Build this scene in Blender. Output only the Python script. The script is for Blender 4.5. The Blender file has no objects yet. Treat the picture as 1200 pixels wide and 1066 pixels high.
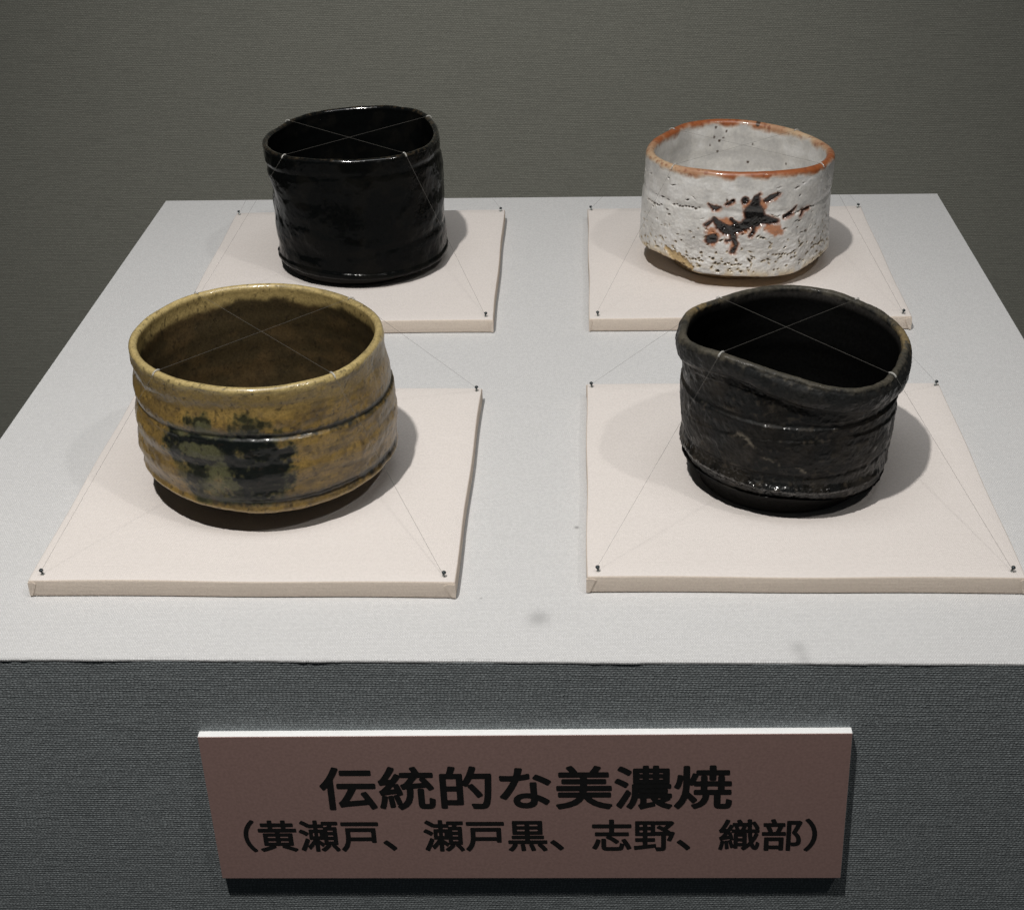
import bpy, bmesh, math, random
import numpy as np
from mathutils import Matrix, Vector

scene = bpy.context.scene
C = scene.collection
R = math.radians

# ------------------------------------------------------------------ camera
cam_d = bpy.data.cameras.new('camera')
cam = bpy.data.objects.new('camera', cam_d)
C.objects.link(cam)
right = Vector((0.998874, 0.040829, -0.02417))
up = Vector((0.001337, 0.484989, 0.874519))
fwd = Vector((-0.047428, 0.873567, -0.484388))
cam.matrix_world = Matrix(((right.x, up.x, -fwd.x, 0.030589),
                           (right.y, up.y, -fwd.y, -0.569234),
                           (right.z, up.z, -fwd.z, 0.422918),
                           (0, 0, 0, 1)))
cam_d.sensor_width = 36.0
cam_d.lens = 36.0 * 1803.54 / 1200.0
cam_d.clip_start = 0.02
cam_d.clip_end = 50
scene.camera = cam

# ------------------------------------------------------------------ world, lamps, exposure
w = bpy.data.worlds.new('World')
scene.world = w
w.use_nodes = True
w.node_tree.nodes['Background'].inputs[0].default_value = (0.80, 0.92, 1.0, 1)
w.node_tree.nodes['Background'].inputs[1].default_value = 0.022


def spot(name, loc, target, power, size, blend, radius, col):
    d = bpy.data.lights.new(name, 'SPOT')
    d.energy = power
    d.spot_size = R(size)
    d.spot_blend = blend
    d.shadow_soft_size = radius
    d.color = col
    o = bpy.data.objects.new(name, d)
    C.objects.link(o)
    o.location = loc
    o.rotation_euler = (Vector(target) - Vector(loc)).to_track_quat('-Z', 'Y').to_euler()
    return o


def area(name, loc, target, power, sx, sy, col):
    d = bpy.data.lights.new(name, 'AREA')
    d.shape = 'RECTANGLE'
    d.size = sx
    d.size_y = sy
    d.energy = power
    d.color = col
    o = bpy.data.objects.new(name, d)
    C.objects.link(o)
    o.location = loc
    o.rotation_euler = (Vector(target) - Vector(loc)).to_track_quat('-Z', 'Y').to_euler()
    return o


spot('case_spotlight', (-0.24, -0.42, 1.42), (-0.12, 0.24, 0), 73, 60, 1.0, 0.022, (1.0, 0.965, 0.92))
spot('case_spotlight', (0.70, -0.48, 1.45), (0.14, 0.34, 0), 14, 62, 0.9, 0.03, (1.0, 0.965, 0.92))
area('case_ceiling_light', (0.02, 0.0, 1.55), (0.02, 0.34, 0), 5.5, 1.0, 0.4, (0.97, 0.985, 1.0))

scene.view_settings.view_transform = 'Standard'
scene.view_settings.look = 'None'
scene.view_settings.exposure = 0.0
scene.view_settings.gamma = 1.0
scene.view_settings.use_curve_mapping = False
scene.cycles.use_denoising = True
scene.cycles.max_bounces = 8

# ------------------------------------------------------------------ node helpers


class NT:
    def __init__(self, name):
        self.m = bpy.data.materials.new(name)
        self.m.use_nodes = True
        self.t = self.m.node_tree
        self.b = self.t.nodes['Principled BSDF']

    def n(self, typ, **kw):
        nd = self.t.nodes.new(typ)
        for k, v in kw.items():
            if hasattr(nd, k):
                setattr(nd, k, v)
            else:
                nd.inputs[k.replace('_', ' ')].default_value = v
        return nd

    def l(self, a, b):
        self.t.links.new(a, b)

    def math(self, op, a, b=None, c=None):
        nd = self.t.nodes.new('ShaderNodeMath')
        nd.operation = op
        for i, v in enumerate((a, b, c)):
            if v is None:
                continue
            if isinstance(v, (int, float)):
                nd.inputs[i].default_value = v
            else:
                self.l(v, nd.inputs[i])
        return nd.outputs[0]

    def mapping(self, scale, src='Object', rot=(0, 0, 0)):
        tc = self.n('ShaderNodeTexCoord')
        mp = self.n('ShaderNodeMapping')
        mp.inputs['Scale'].default_value = scale
        mp.inputs['Rotation'].default_value = rot
        self.l(tc.outputs[src], mp.inputs['Vector'])
        return mp.outputs[0]

    def noise(self, vec, scale=1.0, detail=3.0, rough=0.55, dist=0.0):
        nd = self.n('ShaderNodeTexNoise')
        nd.inputs['Scale'].default_value = scale
        nd.inputs['Detail'].default_value = detail
        nd.inputs['Roughness'].default_value = rough
        nd.inputs['Distortion'].default_value = dist
        if vec is not None:
            self.l(vec, nd.inputs['Vector'])
        return nd.outputs['Fac']

    def rng(self, v, a, b, c, d):
        nd = self.n('ShaderNodeMapRange')
        self.l(v, nd.inputs['Value'])
        for k, x in (('From Min', a), ('From Max', b), ('To Min', c), ('To Max', d)):
            nd.inputs[k].default_value = x
        return nd.outputs['Result']

    def mix(self, fac, a, b, blend='MIX'):
        nd = self.n('ShaderNodeMix')
        nd.data_type = 'RGBA'
        nd.blend_type = blend
        if isinstance(fac, (int, float)):
            nd.inputs[0].default_value = fac
        else:
            self.l(fac, nd.inputs[0])
        for i, v in ((6, a), (7, b)):
            if isinstance(v, tuple):
                nd.inputs[i].default_value = (*v[:3], 1)
            else:
                self.l(v, nd.inputs[i])
        return nd.outputs[2]

    def bump(self, h, strength, dist, normal=None):
        nd = self.n('ShaderNodeBump')
        nd.inputs['Strength'].default_value = strength
        nd.inputs['Distance'].default_value = dist
        self.l(h, nd.inputs['Height'])
        if normal is not None:
            self.l(normal, nd.inputs['Normal'])
        return nd.outputs[0]


def weave_mat(name, col, dark, u_axis, v_axis, pu, pv, depth, slub=0.5, rough=0.95, blot=0.12, stains=(), wob=0.35, jit=0.25, gap=2.0, cellv=0.7):
    """Woven cloth: warp and weft threads of period pu, pv (metres) along two object axes."""
    m = NT(name)
    tc = m.n('ShaderNodeTexCoord')
    sp = m.n('ShaderNodeSeparateXYZ')
    m.l(tc.outputs['Object'], sp.inputs[0])
    u = sp.outputs[u_axis]
    v = sp.outputs[v_axis]
    sc = [1, 1, 1]
    wob_n = m.noise(m.mapping((220, 220, 220)), 1.0, 2.0)
    wv = m.math('MULTIPLY', m.math('SUBTRACT', wob_n, 0.5), wob)
    long_n = m.noise(m.mapping(tuple(14 if i == u_axis else 420 for i in range(3))), 1.0, 2.0)
    lv = m.math('MULTIPLY', m.math('SUBTRACT', long_n, 0.5), wob * 1.0)
    pvv = m.math('ADD', m.math('ADD', m.math('DIVIDE', v, pv), wv), lv)
    puu = m.math('ADD', m.math('DIVIDE', u, pu), wv)
    row = m.math('FLOOR', pvv)
    wn = m.n('ShaderNodeTexWhiteNoise')
    wn.noise_dimensions = '1D'
    m.l(row, wn.inputs['W'])
    par = m.math('ADD', m.math('MULTIPLY', m.math('FLOORED_MODULO', row, 2.0), 0.5), m.math('MULTIPLY', wn.outputs['Value'], jit))
    fv = m.math('FRACT', pvv)
    fu = m.math('FRACT', m.math('ADD', puu, par))
    bv = m.math('SUBTRACT', 1.0, m.math('POWER', m.math('ABSOLUTE', m.math('SUBTRACT', m.math('MULTIPLY', fv, 2.0), 1.0)), gap))
    bu = m.math('SUBTRACT', 1.0, m.math('POWER', m.math('ABSOLUTE', m.math('SUBTRACT', m.math('MULTIPLY', fu, 2.0), 1.0)), 2.0))
    h = m.math('MULTIPLY', m.math('ADD', 0.3, m.math('MULTIPLY', bv, 0.7)), m.math('ADD', 0.35, m.math('MULTIPLY', bu, 0.65)))
    cv = m.n('ShaderNodeCombineXYZ')
    m.l(m.math('FLOOR', m.math('ADD', puu, par)), cv.inputs[0])
    m.l(row, cv.inputs[1])
    cell = m.n('ShaderNodeTexWhiteNoise')
    cell.noise_dimensions = '2D'
    m.l(cv.outputs[0], cell.inputs['Vector'])
    h = m.math('MULTIPLY', h, m.math('ADD', 1.0 - cellv * 0.5, m.math('MULTIPLY', cell.outputs['Value'], cellv)))
    slubn = m.noise(m.mapping(tuple(26 if i == u_axis else 900 for i in range(3))), 1.0, 3.0)
    grain = m.noise(m.mapping((1500, 1500, 1500)), 1.0, 2.0)
    h2 = m.math('ADD', h, m.math('MULTIPLY', m.math('SUBTRACT', slubn, 0.5), slub * 2.2))
    h2 = m.math('ADD', h2, m.math('MULTIPLY', m.math('SUBTRACT', grain, 0.5), 0.7))
    c = m.mix(m.rng(h2, 0.0, 1.1, 0.0, 1.0), dark, col)
    bl = m.noise(m.mapping((9, 9, 9)), 1.0, 4.0)
    c = m.mix(m.rng(bl, 0.3, 0.7, 0.0, blot), c, tuple(x * 0.72 for x in col))
    for (sx, sy, rx, ry, strength) in stains:
        du = m.math('DIVIDE', m.math('SUBTRACT', u, sx), rx)
        dv = m.math('DIVIDE', m.math('SUBTRACT', v, sy), ry)
        d2 = m.math('ADD', m.math('MULTIPLY', du, du), m.math('MULTIPLY', dv, dv))
        d2 = m.math('ADD', d2, m.math('MULTIPLY', m.math('SUBTRACT', bl, 0.5), 0.8))
        f = m.math('MULTIPLY', m.math('EXPONENT', m.math('MULTIPLY', d2, -1.0)), strength)
        f = m.math('MINIMUM', f, 1.0)
        c = m.mix(f, c, tuple(x * 0.45 for x in col))
    m.l(c, m.b.inputs['Base Color'])
    m.b.inputs['Roughness'].default_value = rough
    m.b.inputs['Specular IOR Level'].default_value = 0.15
    m.l(m.bump(h2, 1.0, depth), m.b.inputs['Normal'])
    return m.m


def plain(name, col, rough=0.5, metal=0.0, var=0.08, scale=300, bump=0.0, spec=0.5):
    m = NT(name)
    n = m.noise(m.mapping((scale,) * 3), 1.0, 4.0)
    c = m.mix(m.rng(n, 0.3, 0.7, 0, 1), tuple(x * (1 - var) for x in col), tuple(min(1, x * (1 + var)) for x in col))
    m.l(c, m.b.inputs['Base Color'])
    m.b.inputs['Roughness'].default_value = rough
    m.b.inputs['Metallic'].default_value = metal
    m.b.inputs['Specular IOR Level'].default_value = spec
    if bump:
        m.l(m.bump(n, 1.0, bump), m.b.inputs['Normal'])
    return m.m


M_TOP = weave_mat('pale grey plinth cloth', (0.735, 0.735, 0.735), (0.49, 0.49, 0.49), 0, 1, 0.0012, 0.0010, 0.00020, slub=0.12, blot=0.10,
                  stains=((0.0085, 0.0335, 0.005, 0.006, 0.55), (0.1285, 0.0105, 0.0035, 0.005, 0.42), (0.130, 0.002, 0.003, 0.004, 0.38),
                          (0.0262, 0.1155, 0.0011, 0.0011, 1.6), (-0.045, 0.19, 0.0007, 0.0007, 0.9), (-0.02, 0.05, 0.0007, 0.0006, 0.8)))
M_FRONT = weave_mat('slate grey plinth cloth', (0.315, 0.345, 0.357), (0.140, 0.154, 0.160), 0, 2, 0.0018, 0.0013, 0.00034, slub=0.22, blot=0.15, wob=0.8, jit=0.5, gap=3.0, cellv=0.8)
M_SIDE = weave_mat('slate grey plinth side cloth', (0.315, 0.360, 0.378), (0.132, 0.152, 0.160), 1, 2, 0.0021, 0.0015, 0.0004, slub=0.55, blot=0.18)
M_WALL = weave_mat('olive grey wall cloth', (0.30, 0.30, 0.26), (0.205, 0.205, 0.178), 0, 2, 0.0026, 0.0017, 0.00018, slub=0.6, blot=0.10, wob=0.9)
M_FLOOR = weave_mat('olive grey floor cloth', (0.15, 0.155, 0.135), (0.10, 0.102, 0.09), 0, 1, 0.003, 0.0024, 0.00035, slub=0.6, blot=0.1)
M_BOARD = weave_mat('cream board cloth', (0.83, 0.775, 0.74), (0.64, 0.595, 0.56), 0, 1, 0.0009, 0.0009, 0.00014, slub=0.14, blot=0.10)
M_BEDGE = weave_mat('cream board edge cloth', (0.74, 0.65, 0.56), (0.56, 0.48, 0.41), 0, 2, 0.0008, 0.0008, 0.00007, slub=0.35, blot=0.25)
M_FOAM = plain('white foam board', (0.86, 0.87, 0.87), 0.8, var=0.03, spec=0.2)
M_FACE = plain('dull rose brown sign paper', (0.365, 0.235, 0.212), 0.50, var=0.10, scale=700, bump=0.00002, spec=0.3)
M_INK = plain('black sign ink', (0.012, 0.012, 0.012), 0.55, var=0.2, scale=500, spec=0.35)
M_PIN = plain('dull steel', (0.34, 0.37, 0.36), 0.35, 0.9, var=0.2)
M_PINHEAD = plain('dark pin head', (0.03, 0.04, 0.045), 0.3, 0.3, var=0.2)

m = NT('clear nylon')
m.b.inputs['Base Color'].default_value = (0.19, 0.18, 0.165, 1)
m.b.inputs['Roughness'].default_value = 0.15
m.b.inputs['Alpha'].default_value = 0.38
M_NYLON = m.m
m = NT('clear plastic tube')
m.b.inputs['Base Color'].default_value = (0.75, 0.74, 0.70, 1)
m.b.inputs['Roughness'].default_value = 0.12
m.b.inputs['Alpha'].default_value = 0.35
M_TUBE = m.m


def glaze_mat(name, coat, fine_scale, fine_amt, bump_d, bump_scale, speck=0.0, spec=0.5, mottling=0.0):
    """Ceramic glaze: pigment and gloss come from the bowl's own colour attributes, fine grain from noise."""
    m = NT(name)
    a = m.n('ShaderNodeAttribute')
    a.attribute_name = 'pigment'
    s = m.n('ShaderNodeAttribute')
    s.attribute_name = 'surface'
    sp = m.n('ShaderNodeSeparateColor')
    m.l(s.outputs['Color'], sp.inputs[0])
    n = m.noise(m.mapping((fine_scale,) * 3), 1.0, 4.0, 0.65)
    f = m.rng(n, 0.3, 0.7, 1 - fine_amt, 1 + fine_amt)
    mul = m.n('ShaderNodeVectorMath', operation='SCALE')
    m.l(a.outputs['Color'], mul.inputs[0])
    m.l(f, mul.inputs['Scale'])
    c = mul.outputs[0]
    if speck:
        v = m.noise(m.mapping((1100,) * 3), 1.0, 1.0)
        c = m.mix(m.rng(v, 0.66, 0.76, 0, speck), c, (0.012, 0.010, 0.008))
    m.l(c, m.b.inputs['Base Color'])
    r = m.math('ADD', sp.outputs[0], m.rng(n, 0.3, 0.7, -0.04, 0.06))
    m.l(r, m.b.inputs['Roughness'])
    m.l(m.math('MULTIPLY', sp.outputs[2], spec), m.b.inputs['Specular IOR Level'])
    cw = m.math('MULTIPLY', sp.outputs[1], coat)
    m.l(cw, m.b.inputs['Coat Weight'])
    m.b.inputs['Coat Roughness'].default_value = 0.10
    b1 = m.noise(m.mapping((bump_scale,) * 3), 1.0, 3.0, 0.6)
    m.l(m.bump(b1, 1.0, bump_d), m.b.inputs['Normal'])
    return m.m


# ------------------------------------------------------------------ object helpers


def link(o, parent=None):
    C.objects.link(o)
    if parent is not None:
        o.parent = parent
    return o


def tag(o, label=None, cat=None, group=None, kind=None):
    if label:
        o['label'] = label
    if cat:
        o['category'] = cat
    if group:
        o['group'] = group
    if kind:
        o['kind'] = kind
    return o


def empty(name, loc=(0, 0, 0), rz=0.0):
    o = bpy.data.objects.new(name, None)
    o.empty_display_size = 0.02
    o.location = loc
    o.rotation_euler = (0, 0, rz)
    return link(o)


def from_bm(name, bm, mats, parent=None, smooth=False):
    me = bpy.data.meshes.new(name)
    bm.to_mesh(me)
    bm.free()
    for x in (mats if isinstance(mats, (list, tuple)) else [mats]):
        me.materials.append(x)
    if smooth:
        me.polygons.foreach_set('use_smooth', [True] * len(me.polygons))
    return link(bpy.data.objects.new(name, me), parent)


def box_bm(x0, x1, y0, y1, z0, z1, bev=0.0, seg=2):
    bm = bmesh.new()
    bmesh.ops.create_cube(bm, size=1.0)
    for v in bm.verts:
        v.co = ((x0 + x1) / 2 + v.co.x * (x1 - x0), (y0 + y1) / 2 + v.co.y * (y1 - y0), (z0 + z1) / 2 + v.co.z * (z1 - z0))
    if bev:
        bmesh.ops.bevel(bm, geom=bm.edges[:], offset=bev, segments=seg, affect='EDGES', profile=0.5)
    return bm


def tube_mesh(name, pts, rad, mat, parent=None, sides=6, cap=True):
    pts = [Vector(p) for p in pts]
    vs, fs = [], []
    t = (pts[1] - pts[0]).normalized()
    nrm = t.orthogonal().normalized()
    for i, p in enumerate(pts):
        if i == 0:
            d = pts[1] - pts[0]
        elif i == len(pts) - 1:
            d = pts[-1] - pts[-2]
        else:
            d = (pts[i + 1] - pts[i]).normalized() + (pts[i] - pts[i - 1]).normalized()
        d.normalize()
        nrm = (nrm - d * nrm.dot(d)).normalized()
        bn = d.cross(nrm)
        r = rad[i] if isinstance(rad, (list, tuple)) else rad
        for k in range(sides):
            a = 2 * math.pi * k / sides
            vs.append(p + (nrm * math.cos(a) + bn * math.sin(a)) * r)
    for i in range(len(pts) - 1):
        for k in range(sides):
            k2 = (k + 1) % sides
            fs.append((i * sides + k, i * sides + k2, (i + 1) * sides + k2, (i + 1) * sides + k))
    if cap:
        fs.append(tuple(range(sides))[::-1])
        fs.append(tuple((len(pts) - 1) * sides + k for k in range(sides)))
    me = bpy.data.meshes.new(name)
    me.from_pydata([tuple(v) for v in vs], [], fs)
    me.polygons.foreach_set('use_smooth', [True] * len(me.polygons))
    me.materials.append(mat)
    return link(bpy.data.objects.new(name, me), parent)


# ------------------------------------------------------------------ the setting
WALL_Y = 0.86
bm = box_bm(-2.2, 2.2, WALL_Y, WALL_Y + 0.03, -0.95, 1.9)
tag(from_bm('wall_back', bm, M_WALL), kind='structure')
bm = box_bm(-2.2, 2.2, -0.10, WALL_Y - 0.001, -0.98, -0.95)
tag(from_bm('floor', bm, M_FLOOR), kind='structure')

# ------------------------------------------------------------------ plinth
PX, PD, PB = 0.3137, 0.6252, -0.95
pl = empty('display_plinth', (0, 0.3126, PB))
tag(pl, 'square display plinth with pale grey cloth top and slate grey cloth front', 'plinth')
def under(o, root):
    o.parent = root
    o.matrix_parent_inverse = Matrix.Translation(root.location).inverted()
    return o
def panel(name, b, mat):
    return under(from_bm(name, b, mat), pl)
# top sheet, its front edge a little wavy where the cloth is trimmed
bm = bmesh.new()
NX, NY = 240, 6
rng = random.Random(5)
grid = []
wv = [0.0] * (NX + 1)
for i in range(NX + 1):
    x = i / NX
    wv[i] = 0.0002 * math.sin(x * 31) + 0.00012 * math.sin(x * 83 + 1) + rng.uniform(-0.00012, 0.00012)
def ring(z, inset):
    row = []
    for i in range(NX + 1):
        row.append(bm.verts.new((-PX + inset + (2 * PX - 2 * inset) * i / NX, 0 + inset + wv[i] * (1 if inset < 0.002 else 0), z)))
    return row
r0 = ring(-0.0016, 0.0)
r1 = ring(-0.0008, 0.0)
r2 = ring(0.0, 0.0009)
back = [bm.verts.new((v.co.x, PD - 0.0009, 0.0)) for v in r2]
back2 = [bm.verts.new((-PX + 2 * PX * i / NX, PD, -0.0009)) for i in range(NX + 1)]
back3 = [bm.verts.new((-PX + 2 * PX * i / NX, PD, -0.0016)) for i in range(NX + 1)]
for a, b in ((r0, r1), (r1, r2), (r2, back), (back, back2), (back2, back3)):
    for i in range(NX):
        bm.faces.new((a[i], a[i + 1], b[i + 1], b[i]))
for i in (0, NX):
    bm.faces.new([rr[i] for rr in (r0, r1, r2, back, back2, back3)])
panel('top_panel', bm, M_TOP)
panel('front_panel', box_bm(-PX + 0.0005, PX - 0.0005, 0.0002, 0.012, PB, -0.0016), M_FRONT)
panel('back_panel', box_bm(-PX + 0.0005, PX - 0.0005, PD - 0.012, PD - 0.0006, PB, -0.0016), M_FRONT)
panel('side_panel', box_bm(-PX + 0.0005, -PX + 0.012, 0.012, PD - 0.012, PB, -0.0016), M_SIDE)
panel('side_panel', box_bm(PX - 0.012, PX - 0.0005, 0.012, PD - 0.012, PB, -0.0016), M_SIDE)

# ------------------------------------------------------------------ boards
T = 0.0096
S = 0.21
BOARDS = {'yellow': (-0.1369, 0.1549, -0.0040), 'shoe': (0.1364, 0.1597, -0.0011), 'black': (-0.1358, 0.4641, 0.0077), 'white': (0.1382, 0.4662, 0.0027)}
WORDS = {'yellow': 'yellow-brown tea bowl', 'shoe': 'warped charcoal tea bowl', 'black': 'tall glossy black tea bowl', 'white': 'white pitted tea bowl'}


def make_board(key):
    x, y, rz = BOARDS[key]
    root = empty('display_board', (x, y, 0.0), rz)
    tag(root, 'cream cloth-covered square board under the ' + WORDS[key], 'board', 'cloth-covered display boards')
    h = S / 2
    rr = random.Random(key)
    bm = box_bm(-h, h, -h, h, 0.0004, T, 0.0009, 3)
    bmesh.ops.subdivide_edges(bm, edges=[e for e in bm.edges if e.calc_length() > 0.1], cuts=24, use_grid_fill=True)
    ph = [rr.uniform(0, 6) for _ in range(4)]
    for v in bm.verts:
        v.co.x += 0.00028 * math.sin(v.co.y * 60 + ph[0]) * (1 if v.co.x > 0 else -1)
        v.co.y += 0.00028 * math.sin(v.co.x * 55 + ph[1])
        if v.co.z > T / 2:
            v.co.z += 0.00018 * math.sin(v.co.x * 40 + ph[2]) * math.sin(v.co.y * 37 + ph[3])
    me = bpy.data.meshes.new('cloth_cover')
    bm.normal_update()
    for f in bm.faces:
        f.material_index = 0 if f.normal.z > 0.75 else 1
        f.smooth = True
    bm.to_mesh(me)
    bm.free()
    me.materials.append(M_BOARD)
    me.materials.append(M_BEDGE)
    link(bpy.data.objects.new('cloth_cover', me), root)
    # folded cloth tuck on each corner of the edge
    for sx in (-1, 1):
        for sy in (-1, 1):
            L = rr.uniform(0.002, 0.0055)
            bm = bmesh.new()
            y0 = sy * (h + 0.00045)
            d = sy * 0.0006
            X = lambda a: sx * (h - a)
            p = [(X(-0.0002), y0, 0.0008), (X(L * 0.3), y0, 0.0008), (X(L), y0, T - 0.0018), (X(L * 0.6), y0, T - 0.0010), (X(-0.0002), y0, T - 0.0012)]
            a = [bm.verts.new((q[0], q[1] - d, q[2])) for q in p]
            b = [bm.verts.new((q[0], q[1] + d * 0.3, q[2])) for q in p]
            bm.faces.new(a)
            bm.faces.new(b)
            for i in range(5):
                bm.faces.new((a[i], a[(i + 1) % 5], b[(i + 1) % 5], b[i]))
            bmesh.ops.recalc_face_normals(bm, faces=bm.faces[:])
            from_bm('corner_fold', bm, M_BEDGE, root)
    return root


for k in BOARDS:
    make_board(k)

# ------------------------------------------------------------------ noise


def vnoise(x, y, z, seed=0):
    x, y, z = np.broadcast_arrays(x, y, z)
    xi, yi, zi = np.floor(x).astype(np.int64), np.floor(y).astype(np.int64), np.floor(z).astype(np.int64)
    xf, yf, zf = x - xi, y - yi, z - zi
    u, v, q = (f * f * f * (f * (f * 6 - 15) + 10) for f in (xf, yf, zf))

    def hsh(a, b, c):
        n = (a * 374761393 + b * 668265263 + c * 2147483647 + seed * 1274126177) & 0xFFFFFFFF
        n = ((n ^ (n >> 13)) * 1274126177) & 0xFFFFFFFF
        n = ((n ^ (n >> 15)) * 2246822519) & 0xFFFFFFFF
        return ((n ^ (n >> 16)) & 0xFFFFFF) / float(0xFFFFFF)
    r = 0
    for a in (0, 1):
        for b in (0, 1):
            for c in (0, 1):
                r = r + hsh(xi + a, yi + b, zi + c) * (u if a else 1 - u) * (v if b else 1 - v) * (q if c else 1 - q)
    return r


def fbm(x, y, z, scale, octv=4, seed=0, gain=0.5):
    s, a, t = 0.0, 1.0, 0.0
    for o in range(octv):
        f = scale * 2 ** o
        s = s + a * vnoise(x * f + 11.3 * o, y * f + 5.1 * o, z * f + 7.7 * o, seed + o)
        t += a
        a *= gain
    return s / t


def per(keys, th):
    """smooth periodic curve through (degree, value) keys"""
    k = sorted(((d % 360), v) for d, v in keys)
    n = len(k)
    X = np.array([a for a, _ in k], float)
    Y = np.array([b for _, b in k], float)
    Xe = np.concatenate([X - 360, X, X + 360])
    Ye = np.tile(Y, 3)
    sl = np.gradient(Ye, Xe)
    q = th % 360
    i = np.clip(np.searchsorted(Xe, q, side='right') - 1, 0, len(Xe) - 2)
    h = Xe[i + 1] - Xe[i]
    t = (q - Xe[i]) / h
    return ((2 * t**3 - 3 * t**2 + 1) * Ye[i] + (t**3 - 2 * t**2 + t) * h * sl[i] + (-2 * t**3 + 3 * t**2) * Ye[i + 1] + (t**3 - t**2) * h * sl[i + 1])


def smooth_per(keys, th, width=14):
    a = per(keys, th)
    k = int(width / 360 * len(th))
    if k < 2:
        return a
    ker = np.hanning(2 * k + 1)
    ker /= ker.sum()
    return np.convolve(np.concatenate([a[-k:], a, a[:k]]), ker, 'valid')


def sst(a, b, x):
    t = np.clip((x - a) / (b - a), 0, 1)
    return t * t * (3 - 2 * t)


def mixc(c, col, f):
    f = np.clip(f, 0, 1)[..., None]
    return c * (1 - f) + np.array(col) * f


def adiff(th, c):
    return (th - c + 180) % 360 - 180


# ------------------------------------------------------------------ bowl builder (all lengths in millimetres until the end)
BOWL_LIP = {}


def build_bowl(key, name_label, centre, spec, shade, mat, N=720, NV=170):
    th = np.arange(N) * 360.0 / N
    tr = np.radians(th)
    rrim = smooth_per(spec['rim'], th)
    zrim = smooth_per(spec['zrim'], th)
    rmid = smooth_per(spec['mid'], th)
    rhip = smooth_per(spec['hip'], th)
    zhip = smooth_per(spec['zhip'], th, 6)
    thick = spec['thick']
    lipr = thick / 2
    rows = []    # (r, z, region, v)
    rf = spec['foot_r']
    fz = spec['foot_h']
    wob = 1 + 0.012 * np.sin(tr * 2 + 1) + 0.008 * np.sin(tr * 3)
    one = np.ones(N)
    # underside
    for rr, zz in ((0.5, fz * 0.55), (rf * 0.4, fz * 0.5), (rf - 7, fz * 0.45), (rf - 5.5, 0.6), (rf - 4.6, 0.0), (rf - 1.0, 0.0), (rf - 0.2, 0.6), (rf, fz * 0.5), (rf + 0.4, fz)):
        rows.append((rr * wob, zz * one, 0, 0.0))
    # turn out from foot to hip
    hp = spec.get('hip_pow', 1.4)
    for t in np.linspace(0.06, 0.97, 16):
        r = (rf + 0.4) * wob + (rhip - (rf + 0.4) * wob) * (t ** (1 / hp))
        z = fz + (zhip - fz) * t ** hp
        rows.append((r, z, 1, 0.0))
    vs = np.concatenate([np.linspace(0, 0.06, 14)[:-1], np.linspace(0.06, 1, NV - 13)])
    ztop = zrim - lipr
    for v in vs:
        z = zhip + (ztop - zhip) * v
        if v < 0.5:
            t = sst(0, 1, np.array(v / 0.5))
            r = rhip + (rmid - rhip) * t
        else:
            t = sst(0, 1, np.array((v - 0.5) / 0.5))
            r = rmid + (rrim - rmid) * t
        r = r + spec['prof'](th, z, v, zrim)
        if v < 0.025:   # roll the hip edge under
            r = r - 0.9 * (1 - v / 0.025) ** 2
        rows.append((r, z, 1, v))
    ro, zo = rows[-1][0], rows[-1][1]
    # lip
    for a in np.linspace(0, 180, 15)[1:]:
        ca, sa = math.cos(R(a)), math.sin(R(a))
        rows.append((ro - lipr + lipr * ca, zo + lipr * spec.get('lip_flat', 1.0) * sa, 2, 1.0))
    # inside
    zfl = spec['floor']
    for u in np.linspace(0, 1, 70)[1:]:
        vv = 1 - u
        z = zfl + 9 + (zo - zfl - 9) * vv
        r = np.where(vv > 0.5, rmid + (rrim - rmid) * sst(0, 1, np.array((vv - 0.5) / 0.5)), rhip + (rmid - rhip) * sst(0, 1, np.array(vv / 0.5)))
        off = ro - rrim
        r = r + off * np.exp(-u * 6) - thick - spec.get('in_thick', 1.5) * u ** 0.8 - 3.0 * u ** 6
        r = r + 0.10 * np.sin(z * 0.55 + tr)
        rows.append((r, z, 3, 2.0 - vv))
    ri, zi = rows[-1][0], rows[-1][1]
    for s in np.linspace(0, 1, 40)[1:]:
        a = s * math.pi / 2
        if s < 0.45:
            q = s / 0.45
            r = ri - 9 * (1 - math.cos(q * math.pi / 2))
            z = zi - 9 * math.sin(q * math.pi / 2)
            rl, zl = r, z
        else:
            q = (s - 0.45) / 0.55
            r = rl * (1 - q) + 0.4 * q
            z = zl + 0.25 * np.sin(q * 20) * (1 - q)
        rows.append((r * one, z * one, 3, 3.0))
    Rr = np.array([a for a, _, _, _ in rows])
    Zz = np.array([b for _, b, _, _ in rows])
    reg = np.array([c for _, _, c, _ in rows])
    V = np.array([d for _, _, _, d in rows])
    TH = np.broadcast_to(th, Rr.shape)
    # surface unevenness
    X, Y = Rr * np.cos(tr), Rr * np.sin(tr)
    na, ns = spec['noise']
    dn = (fbm(X, Y, Zz, ns, 4, spec['seed']) - 0.5) * 2
    scale = np.where(reg == 0, 0.2, np.where(reg == 2, 0.45, np.where(reg == 3, 0.5, 1.0)))[:, None]
    Rr = Rr + dn * na * scale * np.minimum(1, Rr / 20)
    Zz = Zz + np.where(((reg == 2) | (V > 0.97))[:, None] & (reg != 3)[:, None], (fbm(np.cos(tr) * 40, np.sin(tr) * 40, 0 * tr, spec.get('lipn', 0.07), 3, spec['seed'] + 9) - 0.5) * spec.get('lipa', 1.0), 0)
    pig, surf, disp = shade(TH, Rr, Zz, reg[:, None] * np.ones_like(Rr), V[:, None] * np.ones_like(Rr), zrim, zhip)
    Rr = Rr + disp
    X, Y = Rr * np.cos(tr), Rr * np.sin(tr)
    co = np.stack([X, Y, Zz], -1) * 0.001
    M_ = len(rows)
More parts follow.
